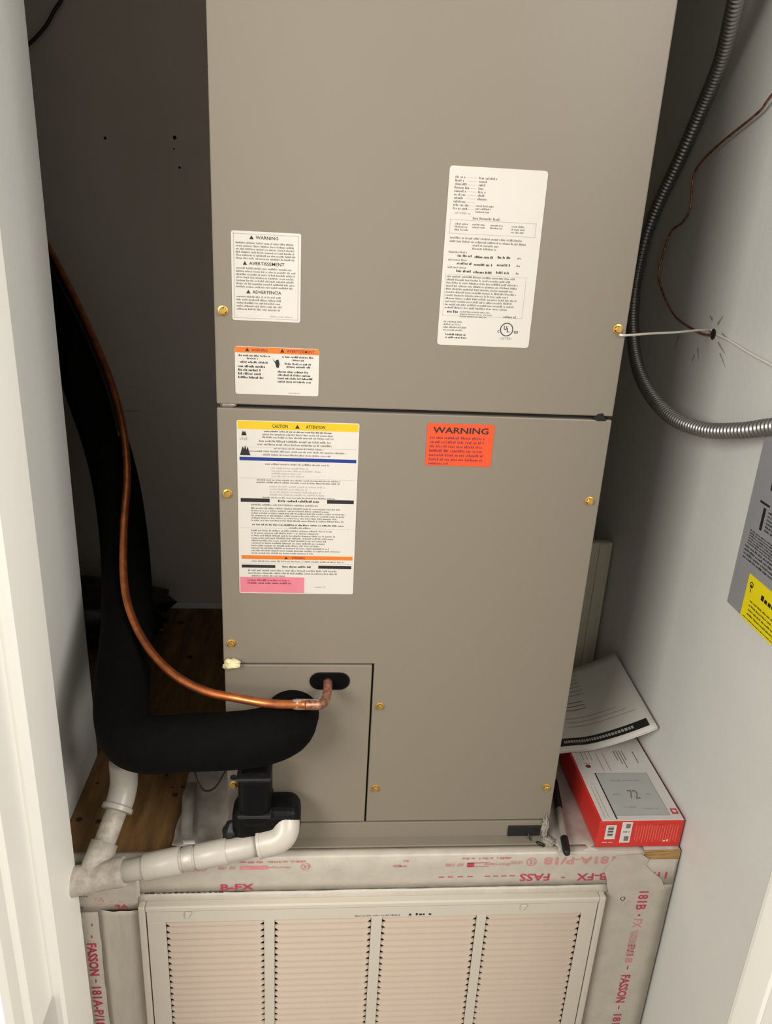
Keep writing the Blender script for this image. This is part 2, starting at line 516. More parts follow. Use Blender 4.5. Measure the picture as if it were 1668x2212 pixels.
# printing on the tape, upside down on the top strip
pr = Print((0.594, -0.0283, -0.0545), (-1, 0, 0), (0, 0, 1), lift=0.0003)
def ux(x): return 0.594-x
pr.text('ink_red', '11A-P/181B-FX', ux(0.582), 0.0083, 0.124, 0.0125, .015)
pr.quad('ink_red', ux(.442), .0140, ux(.437), .0155)
pr.text('ink_red', 'FASS', ux(0.421), 0.0095, 0.040, 0.0125, .015)
for k, x in enumerate((.374, .363, .352, .341, .318, .305, .292, .28)):
    pr.quad('ink_red', ux(x), .0185, ux(x-.007), .0198)
pr.text('ink_red_faded', '181A-P/18', ux(0.505), 0.0365, 0.094, 0.0125, .01)
pr.ring('ink_red_faded', ux(.394), .042, .0068, .0009)
pr.text('ink_red_faded', 'UL', ux(.398), .038, .008, .008)
pr.text('ink_red_faded', 'LISTED', ux(.382), .039, .016, .005)
pr.quad('ink_red', ux(.338), .0355, ux(.309), .0362); pr.quad('ink_red', ux(.338), .0415, ux(.309), .0425)
pr.quad('ink_red', ux(.318), .0355, ux(.309), .0425)
pr.text('ink_red_faded', 'Shurtape', ux(.366), .0365, .034, .0055)
pr.text('ink_red_faded', 'AF 100', ux(.305), .0365, .024, .0055)
for a, b in ((.366, .345), (.342, .322), (.318, .30)): pr.fine('ink_red_faded', ux(a), ux(b), .0475, .0035)
# left half
pr.quad('ink_red_faded', ux(.052), .0375, ux(.018), .0435)
pr.text('ink_red_faded', 'Shurtape', ux(.081), .038, .028, .005)
pr.text('ink_red_faded', 'AF 100', ux(.012), .038, .022, .005)
pr.ring('ink_red_faded', ux(.10), .041, .006, .0008)
pr.text('ink_red_faded', 'UL', ux(.104), .038, .008, .006)
for a, b in ((.10, .08), (.077, .05), (.046, .015)): pr.fine('ink_red_faded', ux(a), ux(b), .0475, .0035)
pr.text('ink_red_faded', 'GRY', ux(-.024), .036, .022, .008)
for k in range(14):
    x = -.004-k*.0072
    pr.quad('ink_black', ux(x), .0005, ux(x-R.uniform(.004, .0068)), .0012+R.random()*.0012)
for a, b, d in ((.232, .222, .045), (.222, .212, .037), (.23, .219, .036)): pr.fine('ink_red_faded', ux(a), ux(b), d, .004)
pr.emit(tp)
pr = Print((-0.0075, -0.0283, -0.0405), (1, 0, 0), (0, 0, -1), lift=0.0003)
pr.text('ink_red', 'B-FX', 0, 0, .042, .0105, .015)
pr.emit(tp)
# left vertical printing
pv = Print((-0.168, -0.0283, -0.10), (0, 0, -1), (-1, 0, 0), lift=0.0006)
pv.quad('ink_red', .002, .003, .006, .0045)
pv.quad('ink_red', .022, .005, .027, .0065)
pv.text('ink_red', 'FASSON', .036, .001, .058, .0125, .03)
pv.quad('ink_red', .101, .006, .107, .0075)
pv.text('ink_red', '181A-P/181B-FX', .115, .001, .125, .0125, .02)
pv.quad('ink_red', .25, .006, .256, .0075)
pv.text('ink_red', 'FASSON', .27, .001, .058, .0125, .03)
pv.emit(tL2)
pv = Print((-0.118, -0.0300, -0.060), (-1, 0, 0), (0, 0, -1), lift=0.0006)
pv.ring('ink_red_faded', .042, .003, .006, .0008)
pv.text('ink_red_faded', 'RJ', .038, -.001, .008, .007)
pv.fine('ink_red_faded', .008, .03, .002, .004)
pv.text('ink_red', 'AF', .006, .010, .017, .007, .02)
pv.fine('ink_black', .055, .085, -.006, .002); pv.fine('ink_black', .062, .082, .012, .003)
pv.emit(tC)
# right vertical printing
pv = Print((0.563, -0.0290, -0.066), (0, 0, -1), (-1, 0, 0), lift=0.0006)
pv.text('ink_red', '181B', 0.0, .001, .033, .014, .02)
pv.disc('ink_red', .043, .008, .0018)
pv.text('ink_red_faded', 'FX', .050, .002, .016, .012, .01)
for k in range(5): pv.fine('ink_red_faded', .070+k*.001, .120, .004+k*.0022, .0016)
pv.text('ink_red_faded', 'P/18', .098, .003, .034, .011, .02)
pv.quad('ink_red', .138, .007, .145, .0088)
pv.text('ink_red', 'FASSON', .156, .001, .055, .0135, .03)
pv.quad('ink_red', .218, .007, .225, .0088)
pv.text('ink_red', '181A-P/181B-FX', .235, .001, .125, .0125, .02)
pv.emit(tR)
pv = Print((0.523, -0.0293, -0.077), (1, 0, 0), (0, 0, -1), lift=0.0004)
pv.ring('ink_black', .004, .001, .0035, .001, 12)
pv.emit(tR)
# grey dusty tape on deck right of the unit
g = []
for j in range(12):
    g.append([Vector((0.422+0.172*i/14, 0.30-0.325*j/11, 0.0012+0.0012*abs(noise.noise(Vector((i*.6, j*.7, 3)))))) for i in range(15)])
sheet('deck_tape', g[::-1], 'foil_grey', pl, 0.0004)

# ------------------------------------------------------------------ return grille
gr = empty('return_air_grille', (0.195, -0.028, -0.58), 'cream louvred return air grille set in the front of the taped box', 'grille')
GX0, GX1, GZ1, GZ0 = -0.1095, 0.4985, -0.063, -0.585
yb = -0.0285
def framebar(name, x0, x1, z0, z1, yf, yk, bev, m='grille_paint'): return box(name, x0, x1, yf, yk, z0, z1, m, gr, bevel=bev)
framebar('outer_frame', GX0, GX0+.0085, GZ0, GZ1, -.0415, yb, .0018)
framebar('outer_frame', GX1-.0085, GX1, GZ0, GZ1, -.0415, yb, .0018)
framebar('outer_frame', GX0+.0085, GX1-.0085, GZ1-.0085, GZ1, -.0415, yb, .0018)
framebar('outer_frame', GX0+.0085, GX1-.0085, GZ0, GZ0+.0085, -.0415, yb, .0018)
box('filter_media', GX0+.006, GX1-.006, -.0300, yb, GZ0+.006, GZ1-.006, 'filter_grey', gr)
cols = [(-0.0765, 0.048), (0.0615, 0.187), (0.2010, 0.3268), (0.3395, 0.4685)]
P_ = 0.01110
NR = 42
ZT = -0.0905
ZB = ZT-P_*NR-.002
yf, yk = -.0398, -.0380
dx0, dx1, dz1, dz0 = GX0+.0100, GX1-.0100, GZ1-.0098, GZ0+.0098
framebar('door_rail', dx0, dx1, ZT, dz1, yf, yk+.004, .0004)
framebar('door_rail', dx0, dx1, dz0, ZB, yf, yk+.004, .0004)
xs = [dx0]+[v for c in cols for v in c]+[dx1]
for k in range(0, len(xs), 2):
    framebar('door_stile', xs[k], xs[k+1], ZB, ZT, yf, yk, .0004)
# one louvre blade per row and column, bowed section, shared mesh per column
for (c0, c1) in cols:
    prof = [(0.0026, 0.0), (0.0014, -0.0020), (-0.0004, -0.0050), (-0.0012, -0.0070), (-0.0005, -0.0074), (0.0004, -0.0052), (0.0022, -0.0020), (0.0034, 0.0)]
    V, F = [], []
    wd = c1-c0
    n = len(prof)
    st = ((0.0002, .55), (0.0030, .72), (0.0055, 1.0), (wd-0.0055, 1.0), (wd-0.0030, .72), (wd-0.0002, .55))
    for xx, sq in st:
        for (py, pz) in prof: V.append((xx, -0.0385+py*sq+.002*(1-sq), pz*sq))
    for s_ in range(len(st)-1):
        for i in range(n):
            F.append((s_*n+i, s_*n+(i+1) % n, (s_+1)*n+(i+1) % n, (s_+1)*n+i))
    F.append(tuple(range(n))[::-1]); F.append(tuple(range((len(st)-1)*n, len(st)*n)))
    me = mesh('louvre_blade', V, F)
    for r_ in range(NR):
        put('louvre_blade', me, 'grille_blade', gr, (c0, 0, ZT-0.0005-P_*r_))
# latch notches and the printed mark on the top rail
for x in (-.047, .388):
    prism('latch_tab', [(x-.004, dz1+.0006), (x+.004, dz1+.0006), (x-.001, dz1-.009), (x-.004, dz1-.008)], 'y', -.0425, -.0396, 'grille_paint', gr, bevel=.0005)
pg = Print((0.165, yf, -0.0838), (1, 0, 0), (0, 0, -1), lift=.0002)
pg.fine('ink_grey', .0, .062, .0015, .0026, .0016)
pg.triangle('ink_black', .0725, .0, .004); pg.fine('ink_black', .080, .105, 0, .004, .0045)
pg.emit(gr)

# ------------------------------------------------------------------ air handler
W_ = 0.42
ah = empty('air_handler', (0.21, 0.27, 0.0), 'tall taupe steel air handler cabinet with stickers, standing on the deck', 'air handler')
box('cabinet', 0.0015, W_-.0015, 0.010, 0.55, 0.0, 1.35, 'cabinet_steel', ah, bevel=.002)
box('supply_plenum', 0.02, W_-.02, 0.03, 0.53, 1.352, 1.619, 'galvanized', ah)
upan = box('upper_panel', 0.0, W_, 0.0, 0.0095, 0.5768, 1.33, 'taupe_paint', ah, bevel=.0014)
AX, AZ = 0.1745, 0.2658
lp = prism('lower_panel', [(0.0, AZ+.0022), (0.0, 0.5728), (W_, 0.5728), (W_, 0.0318), (AX+.0022, 0.0318), (AX+.0022, AZ+.0022)], 'y', 0.0, 0.0095, 'taupe_paint', ah, bevel=.0013)
ap = box('access_panel', 0.001, AX, 0.0, 0.0095, 0.0318, AZ, 'taupe_paint', ah, bevel=.0013)
box('seam_gap_strip', 0.002, W_-.002, 0.006, 0.0115, 0.566, 0.584, 'seam_dark', ah)  # dark strip put in for the shade inside the panel gap
box('seam_gap_strip', 0.001, AX+.004, 0.0075, 0.0115, AZ-.004, AZ+.004, 'cabinet_steel', ah)
box('seam_gap_strip', AX-.003, AX+.005, 0.006, 0.0115, 0.031, AZ+.003, 'seam_dark', ah)  # same dark strip for the shaded gap beside the access panel
base = box('base_rail', 0.0, W_, 0.0015, 0.0098, 0.001, 0.0282, 'taupe_paint', ah, bevel=.001)
box('base_lip', 0.0, W_, -0.0135, 0.0020, 0.0008, 0.0035, 'taupe_paint', ah, bevel=.0008)
box('seam_gap_strip', 0.002, W_-.002, 0.005, 0.0115, 0.024, 0.036, 'seam_dark', ah)  # dark strip standing in for the shadow line above the base
# seam ends
lathe('seam_clip', (0.003, 0.004, 0.5753), (0.020, 0.004, 0.5753), [(0, .001), (.003, .0036), (.012, .0036), (.017, .001)], 'galvanized', ah, seg=12)
prism('finger_notch', [(0.3985, .5738), (0.403, .5792), (0.4085, .5803), (0.4135, .5718), (0.404, .5714)], 'y', -0.0004, 0.004, 'seam_dark', ah)
# grey plate added for the shading on the panel corner behind the trap
br = box('corner_shade_plate', 0.0012, 0.0175, -0.0016, -0.0001, 0.035, 0.150, 'galvanized', ah, bevel=.0005)
lathe('corner_plate_hole', (0.0085, -0.0014, .105), (0.0085, -.01, .105), [(0, .0042), (.0007, .0042), (.0009, .0034)], 'seam_dark', ah, seg=14)

# hex washer-head screw, shared mesh
def screw_mesh():
    bm = bmesh.new()
    rings = [(0.0, .0052, 20), (-.0007, .0052, 20), (-.0012, .0036, 20)]
    V, F = [], []
    for (y, r, n) in rings:
        V += [(r*math.cos(2*math.pi*k/n), y, r*math.sin(2*math.pi*k/n)) for k in range(n)]
    n = 20
    for i in range(2):
        for k in range(n): F.append((i*n+k, i*n+(k+1) % n, (i+1)*n+(k+1) % n, (i+1)*n+k))
    o = len(V)
    for y, r in ((-.0012, .0036), (-.0038, .0035), (-.0043, .0030)):
        V += [(r*math.cos(math.pi/3*k), y, r*math.sin(math.pi/3*k)) for k in range(6)]
    for i in range(2):
        for k in range(6): F.append((o+i*6+k, o+i*6+(k+1) % 6, o+(i+1)*6+(k+1) % 6, o+(i+1)*6+k))
    F.append(tuple(o+12+k for k in range(6)))
    bm.free()
    return mesh('screw', V, F)
SM = screw_mesh()
for (x, z, par) in ((.0088, .6707, upan), (.4105, .6691, upan), (.0093, .479, lp), (.4081, .4801, lp), (.0096, .2952, lp), (.1864, .2089, lp), (.1864, .0855, lp), (.4088, .0845, lp)):
    put('screw', SM, 'brass', par, (x, -.0001, z))
put('screw', SM, 'brass', br, (.0088, -.0016, .0940))
lump('foam_blob', (.0105, -.004, .2705), (.0095, .006, .0055), 'foam_sealant', ah, .55, 1.8, 3, 3)
lump('foam_blob', (.0035, -.003, .2665), (.0045, .004, .0035), 'foam_sealant', ah, .5, 2.0, 2, 5)
# crumbly sealant at the lower right corner
for k, (c, rd) in enumerate((((.4150, -.0015, .019), (.0034, .0040, .0160)), ((.4190, -.0085, .0030), (.0070, .0080, .0030)))):
    lump('crumbled_sealant', c, rd, 'plaster_chip', ah, .9, 3.2, 4, k+8)
# black plug plate on the base with a bit of wire
box('plug_plate', .366, .4095, -.0006, .0020, .0045, .0205, 'black_plastic', ah, bevel=.0006)
tube('plug_wire', [(.393, .001, .012), (.3935, -.004, .009), (.396, -.007, .004), (.397, -.009, .0025)], .0011, 'black_plastic', ah, seg=8)
tube('plug_wire', [(.403, -.011, .003), (.406, -.0135, .0045), (.4095, -.015, .0035), (.411, -.018, .003)], .0019, 'black_plastic', ah, seg=8)

# rubber grommet plate (stadium) for the liquid line
def stadium(cx, cz, hw, r, n=10):
    P = []
    for k in range(n+1):
        a = -math.pi/2+math.pi*k/n; P.append((cx+hw+r*math.cos(a), cz+r*math.sin(a)))
    for k in range(n+1):
        a = math.pi/2+math.pi*k/n; P.append((cx-hw+r*math.cos(a), cz+r*math.sin(a)))
    return P
go = prism('pipe_grommet', stadium(.1245, .2445, .0122, .0118), 'y', -.0016, .0004, 'black_rubber', ap, bevel=.0006)
prism('grommet_slot', stadium(.1245, .2445, .0110, .0095), 'y', -.0022, -.0014, 'black_foam', ap)

# ---- stickers
def sticker(name, x0, x1, z0, z1, m, label, r=.002):
    pts = []
    for (cx, cz, a0) in ((x1-r, z1-r, 0), (x0+r, z1-r, 90), (x0+r, z0+r, 180), (x1-r, z0+r, 270)):
        for k in range(4):
            a = math.radians(a0+30*k); pts.append((cx+r*math.cos(a), cz+r*math.sin(a)))
    o = prism(name, pts, 'y', -.0005, .0, m, ah)
    o['label'] = label
    return o, Print((x0, -.0005, z1), (1, 0, 0), (0, 0, -1), lift=.00012)

# small trilingual warning
s, p = sticker('warning_sticker', .0178, .0847, .6622, .7460, 'paper_white', 'white trilingual warning sticker, upper left of the cabinet')
w_, h_ = .0669, .0838
p.frame('ink_lightgrey', .0022, .0022, w_-.0022, h_-.0022, .0005)
for d, t, u0, wd in ((.0040, 'WARNING', .0235, .0215), (.0278, 'AVERTISSEMENT', .017, .034), (.0545, 'ADVERTENCIA', .020, .028)):
    p.text('ink_black', t, u0, d, wd, .0030, .01); p.triangle('ink_ochre' if 0 else 'ink_black', u0-.004, d-.0004, .0036)
for d0, d1, n in ((.0092, .0262, 6), (.0325, .0528, 7), (.0592, .0742, 5)):
    p.block('ink_grey', .0045, w_-.0045 if d0 < .05 else w_-.0165, d0, d1, n, .08)
p.fine('ink_lightgrey', .037, .060, .0782, .0014)
p.emit(s)
# small bilingual warning, orange head
s, p = sticker('warning_sticker', .0195, .1042, .5882, .6367, 'paper_white', 'white warning sticker with an orange heading, just above the seam')
w_, h_ = .0847, .0485
p.quad('ink_orange', .0004, .0004, w_-.0004, .0062)
p.layer = 1
p.triangle('ink_black', .0125, .0012, .0036); p.text('ink_maroon', 'WARNING', .0165, .0018, .0165, .0030, .012)
p.triangle('ink_black', .0475, .0012, .0036); p.text('ink_maroon', 'AVERTISSEMENT', .052, .0018, .028, .0030, .012)
p.layer = 0
p.block('ink_black', .004, .038, .0075, .0105, 1, .05); p.block('ink_black', .012, .024, .0105, .0133, 1, .05)
p.block('ink_black', .005, .034, .0140, .0172, 1, .02)
p.block('ink_black', .003, .036, .0180, .0330, 4, .3)
p.block('ink_black', .0475, .081, .0075, .0105, 1, .05); p.block('ink_black', .058, .070, .0108, .0136, 1, .05)
p.block('ink_black', .050, .078, .0145, .0205, 2, .25, center=True)
p.block('ink_black', .043, .081, .0225, .0360, 4, .2)
p.poly('ink_black', [(.0375, .011), (.0405, .0145), (.0412, .0125), (.0438, .0120), (.0448, .0165), (.0440, .0205), (.0415, .0200), (.0405, .0160)][::-1])
p.fine('ink_lightgrey', .054, .067, .0455, .0012)
p.emit(s)
# large instruction sticker
s, p = sticker('instruction_sticker', .0200, .1480, .3602, .5606, 'paper_white', 'large multi-coloured instruction sticker, top left of the lower panel')
w_, h_ = .128, .2004
p.quad('ink_yellow', .0012, .0008, w_-.001, .0092)
p.layer = 1
p.text('ink_black', 'CAUTION', .037, .0035, .016, .0036, .01); p.triangle('ink_black', .063, .0032, .0042); p.text('ink_black', 'ATTENTION', .072, .0035, .020, .0036, .01)
p.layer = 0
def icon(u, d, h):
    p.poly('ink_black', [(u-h*.5, d+h), (u-h*.32, d+h*.35), (u-h*.22, d+h*.1), (u-h*.1, d+h*.4), (u, d), (u+h*.12, d+h*.42), (u+h*.26, d+h*.12), (u+h*.34, d+h*.5), (u+h*.5, d+h)][::-1])
icon(.0075, .0108, .0055); p.fine('ink_lightgrey', .003, .0135, .018, .0035)
icon(.0085, .0270, .0110)
p.block('ink_black', .028, .100, .0100, .0124, 1, .02, center=True)
p.block('ink_grey', .024, .104, .0128, .0192, 2, .1, center=True)
p.block('ink_grey', .020, .102, .0200, .0272, 2, .1, center=True)
p.block('ink_grey', .038, .092, .0282, .0310, 1, .05, center=True)
p.block('ink_grey', .013, .116, .0315, .0345, 1, .02); p.block('ink_grey', .027, .102, .0352, .0382, 1, .05)
p.quad('ink_blue', .0025, .0398, w_-.002, .0436)
p.block('ink_grey', .029, .098, .0455, .0485, 1, .03, center=True)
p.block('ink_lightgrey', .036, .092, .0500, .0618, 4, .45)
p.block('ink_grey', .020, .110, .0635, .0690, 2, .08, center=True)
p.block('ink_lightgrey', .034, .102, .0705, .0830, 4, .4)
p.block('ink_grey', .026, .106, .0835, .0862, 1, .03, center=True)
p.quad('ink_black', .003, .0862, .034, .0905); p.quad('ink_black', .096, .0862, w_-.003, .0905)
p.fine('ink_black', .043, .090, .0872, .0026)
p.block('ink_grey', .014, .088, .0918, .0950, 1, .02)
p.block('ink_grey', .014, .118, .0960, .1130, 6, .2)
p.block('ink_black', .015, .116, .1150, .1180, 1, .03); p.block('ink_grey', .055, .080, .1182, .1212, 1, .03)
p.block('ink_grey', .014, .118, .1220, .1520, 10, .35)
p.quad('ink_orange', .003, .1535, w_-.002, .1580)
p.layer = 1
p.triangle('ink_black', .052, .1545, .0030); p.text('ink_maroon', 'WARNING', .058, .1545, .015, .0028, .01)
p.layer = 0
p.block('ink_grey', .014, .118, .1590, .1618, 1, .05)
p.quad('ink_black', .003, .1650, .040, .1686); p.quad('ink_black', .088, .1650, w_-.003, .1686)
p.fine('ink_black', .048, .080, .1656, .0024)
p.block('ink_grey', .010, .114, .1700, .1768, 2, .05); p.block('ink_grey', .014, .052, .1768, .1800, 1, .05)
p.quad('ink_pink', .001, .1800, .0725, h_-.001)
p.layer = 1
p.block('ink_maroon', .009, .069, .1822, .1890, 2, .2)
p.layer = 0
p.fine('ink_lightgrey', .084, .098, .191, .0016)
for d in (.0285, .0630, .1205, .1630): p.quad('ink_lightgrey', .002, d, w_-.002, d+.0003)
p.emit(s)
# orange warning
s, p = sticker('warning_sticker', .2203, .2922, .5168, .5636, 'label_orange', 'bright orange warning sticker on the lower panel under the seam', .0008)
p.text('ink_black', 'WARNING', .0060, .0038, .0600, .0068, .02)
p.block('ink_maroon', .0035, .066, .0130, .0420, 6, .06)
p.block('ink_maroon', .0035, .026, .0420, .0465, 1, .02)
p.emit(s)
# rating plate
s, p = sticker('rating_sticker', .2238, .3190, .6461, .8140, 'paper_white', 'tall white rating sticker on the right of the upper panel', .003)
w_, h_ = .0952, .1679
for k in range(10):
    d = .0085+k*.0031
    p.fine('ink_grey', .006, .006+R.uniform(.009, .016), d, .0021); p.quad('ink_lightgrey', .018, d+.0012, .027, d+.0015)
    if k < 7: p.fine('ink_grey', .029, .029+(.018 if k == 0 else R.uniform(.004, .010)), d, .0021)
p.block('ink_grey', .028, .046, .033, .041, 3, .3)
p.fine('ink_lightgrey', .008, .024, .0405, .002); p.fine('ink_grey', .026, .055, .0445, .0022)
p.frame('ink_lightgrey', .004, .0475, w_-.006, .0605, .0004)
for u in (.009, .026, .044, .065): p.block('ink_grey', u, u+.014, .0500, .0580 if u in (.009, .065) else .055, 3 if u in (.009, .065) else 2, .1)
p.block('ink_grey', .005, .082, .0625, .0690, 2, .1); p.block('ink_grey', .028, .056, .069, .075, 2, .2)
for k in range(3):
    d = .0765+k*.0072
    p.fine('ink_grey', .005, .024, d, .0018); p.fine('ink_black', .014, .029, d+.003, .0022); p.fine('ink_black', .031, .050, d+.0034, .0022); p.fine('ink_black', .054, .068, d+.0028, .0022)
    p.fine('ink_grey', .074, .078, d+.003, .002)
p.frame('ink_lightgrey', .0035, .0985, w_-.010, .1385, .0003)
p.block('ink_grey', .005, .080, .0990, .1050, 2, .15)
p.block('ink_grey', .005, .082, .1050, .1320, 9, .2)
p.fine('ink_black', .008, .020, .1330, .0026); p.block('ink_grey', .021, .056, .1330, .1400, 3, .2); p.fine('ink_grey', .066, .080, .1362, .0024)
p.block('ink_grey', .005, .030, .1430, .1540, 4, .35); p.block('ink_black', .008, .030, .1555, .1615, 2, .1)
p.ring('ink_black', .0705, .1500, .0068, .0009, 28)
p.text('ink_black', 'U', .0675, .1462, .0032, .0042, .02); p.text('ink_black', 'L', .0708, .1485, .0030, .0042, .02)
p.text('ink_black', 'c', .0612, .1510, .0022, .0026, .01); p.text('ink_black', 'us', .0783, .1510, .0042, .0026, .01)
p.text('ink_grey', 'LISTED', .0645, .1578, .0120, .0022)
p.emit(s)

# ------------------------------------------------------------------ refrigerant lines
sl = tube('insulated_pipe', [(-.52, .60, .80), (-.44, .585, .735), (-.365, .5488, .6717), (-.3311, .5201, .6328), (-.2726, .4438, .5597), (-.2445, .3886, .5063), (-.2048, .3262, .4369), (-.1774, .2689, .3778), (-.1552, .1994, .3136), (-.1345, .1062, .2650),
      (-.1245, .0324, .2310), (-.1150, -.0182, .2100), (-.0990, -.0474, .1990), (-.0735, -.0565, .1970), (-.0373, -.0585, .2010), (.0148, -.0630, .2070), (.0509, -.0600, .2105), (.0745, -.0400, .2080), (.0811, -.0010, .1990)],
     .032, 'black_foam', None, seg=28, n=8)
tag(sl, 'fat black foam-insulated pipe curving from the access panel up the left side', 'pipe')
cp = empty('copper_pipe', (.1224, -.004, .2445), 'thin bare copper pipe running above the black insulated pipe', 'pipe')
cpts = [(.0969, -.0574, .2507), (.061, -.0590, .2528), (.0245, -.0503, .2535), (-.0191, -.0311, .2515), (-.060, -.0033, .2575), (-.0967, .0371, .2710), (-.1241, .0808, .2935), (-.1399, .1256, .3211), (-.1494, .1822, .3684), (-.1538, .2329, .416), (-.1656, .2784, .4617), (-.1876, .3304, .5084), (-.2192, .3843, .5575), (-.2673, .4559, .6208), (-.3214, .5285, .6853), (-.3743, .588, .7439), (-.46, .60, .83)]
tube('pipe_run', cpts, .0050, 'copper', cp, seg=14)
tube('elbow', [(.1222, -.0005, .2440), (.1220, -.018, .2435), (.1195, -.036, .2432), (.1165, -.0470, .2450), (.110, -.0535, .2480), (.0965, -.0576, .2507)], .0054, 'copper_oxide', cp, seg=14)
lathe('solder_joint', (.112, -.0520, .2472), (.080, -.0585, .2518), [(0, .0052), (.002, .0062), (.026, .0062), (.031, .0052)], 'solder', cp, seg=14)
wc = tube('thin_black_cable', [(-.46, .592, .812), (-.37, .582, .727), (-.3260, .5225, .6690), (-.2720, .4520, .6070), (-.2260, .3840, .5480), (-.1960, .3330, .5010), (-.1740, .2860, .4580)], .0026, 'black_plastic', None, seg=8)
tag(wc, 'thin black cable running alongside the upper part of the copper pipe', 'cable')
bw = tube('black_wire', [(-.56, .633, .955), (-.46, .628, .955), (-.40, .625, .968), (-.365, .6270, .9800), (-.332, .6280, 1.0085), (-.3130, .6290, 1.0350), (-.3000, .6300, 1.0550), (-.286, .632, 1.11), (-.28, .634, 1.25)], .0028, 'black_plastic', None, seg=8)
tag(bw, 'black wire hanging in an arc at the top left corner', 'wire')

# ------------------------------------------------------------------ condensate drain
dr = empty('drain_pipe', (-.05, -.05, .0), 'white plastic drain pipe crossing the front edge with a branch', 'pipe')
def lerp(a, b, t): return Vector(a).lerp(Vector(b), t)
EA, EB = Vector((.056, -.0505, .0480)), Vector((-.190, -.0525, -.0085))
dirn = (EB-EA).normalized()
def onx(x): return EA+(EB-EA)*((x-EA.x)/(EB.x-EA.x))
tube('pipe_run', [EA, EB], .0134, 'pvc', dr, seg=24, straight=True)
def coupling(name, xa, xb, r, m='pvc'):
    a, b = onx(xa), onx(xb); L = (b-a).length
    lathe(name, a, b, [(0, .0136), (.0002, r), (.0015, r+.0006), (L-.0015, r+.0006), (L-.0002, r), (L, .0136)], m, dr)
coupling('coupling', -.0500, -.0935, .0158)
coupling('coupling', .0060, -.0310, .0148)
coupling('strap', -.0340, -.0470, .0143, 'foil_grey')
# elbow at right: turns back and up into the trap
tube('elbow', [(.0755, -.0330, .0720), (.0755, -.0385, .0685), (.0750, -.0450, .0620), (.0715, -.0490, .0560), (.0640, -.0505, .0510), (.0540, -.0505, .0478), (.0440, -.0506, .0453)], .0166, 'pvc', dr, seg=24)
lathe('elbow_bead', onx(.0470), onx(.0425), [(0, .0160), (.0005, .0173), (.004, .0173), (.0045, .0160)], 'pvc', dr)
# wye
a = onx(-.118); b = onx(-.188)
lathe('wye_fitting', a, b, [(0, .0136), (.0003, .0172), (.010, .0176), (.014, .0170), (.050, .0170), (.056, .0178), (.070, .0178), (.0705, .0136)], 'pvc_dusty', dr)
WJ, CO = Vector((-.158, -.0515, -.001)), Vector((-.1395, .0085, .0465))
bd = (CO-WJ).normalized()
tube('wye_branch', [WJ+bd*.002, WJ+bd*.040], .0168, 'pvc_dusty', dr, seg=24, straight=True)
tube('branch_pipe', [WJ+bd*.03, CO+bd*.01], .0132, 'pvc_dusty', dr, seg=24, straight=True)
tube('branch_elbow', [CO, CO+bd*.012, (-.1350, .0255, .0620), (-.1340, .0310, .0720), (-.1338, .0330, .0850), (-.1338, .0332, .1020)], .0172, 'pvc', dr, seg=24)
lathe('branch_collar', CO-bd*.001, CO+bd*.01, [(0, .0136), (.0001, .0172), (.0008, .0194), (.006, .0194), (.008, .0172)], 'pvc', dr, seg=28)
tube('vent_stub', [(-.1338, .0332, .095), (-.1338, .0332, .150)], .0134, 'pvc', dr, seg=24, straight=True)

# black wrapped trap
tr = empty('condensate_trap', (.04, -.03, .04), 'black rubber trap in front of the access panel under the insulated pipe', 'trap')
box('trap_body', .0185, .0575, -.0520, -.0035, .066, .148, 'black_rubber', tr, bevel=.012, seg=4)
box('trap_outlet', .0100, .0930, -.0500, -.0030, .0430, .0920, 'black_rubber', tr, bevel=.016, seg=5)
for z in (.142, .088):
    box('trap_clamp', .0178, .0585, -.0530, -.0030, z-.003, z+.003, 'black_plastic', tr, bevel=.0025, seg=2)
lump('trap_wrap', (.0125, -.033, .052), (.012, .012, .013), 'black_plastic', tr, .5, 1.7, 3, 21)
# crumpled foil at the cabinet's foot
g = []
for j in range(22):
    row = []
    for i in range(16):
        x = -.070+.069*i/15; y = .150-.158*j/21
        n = noise.noise(Vector((x*55, y*40, 1.3)))+.5*noise.noise(Vector((x*130, y*110, 4.2)))
        lift = .022*max(0, (i-11)/4)**2
        x2 = x+.006*noise.noise(Vector((0, y*30, 9))) if i == 0 else x
        row.append(Vector((x2, y, .0045+.0035*n+lift)))
    g.append(row)
fo = sheet('foil_tape_sheet', g[::-1], 'foil_grey', None, .0004)
tag(fo, 'crumpled grey foil tape on the deck beside the black trap', 'foil tape')
hs = sheet('hanger_strap', [[Vector((x, y, z)) for x in (-.0545+dx, -.047+dx, -.0400+dx)] for (y, z, dx) in
      ((.10, .013, -.014), (.06, .013, -.012), (.02, .0135, -.008), (-.005, .0150, -.004), (-.025, .028, .0), (-.0350, .0400, .004), (-.0450, .0425, .0065))][::-1], 'foil_grey', None, .0008)
tag(hs, 'thin grey metal strap holding up the white drain pipe', 'strap')
tw = tube('loose_wire', [(-.052, .07, .115), (-.0500, .052, .098), (-.042, .030, .0760), (-.030, .018, .0680), (-.016, .012, .0790), (-.004, .008, .1040), (.004, -.004, .126), (.012, -.012, .138)], .0012, 'black_plastic', None, seg=8)
tag(tw, 'thin black wire sagging in a loop left of the trap', 'wire')

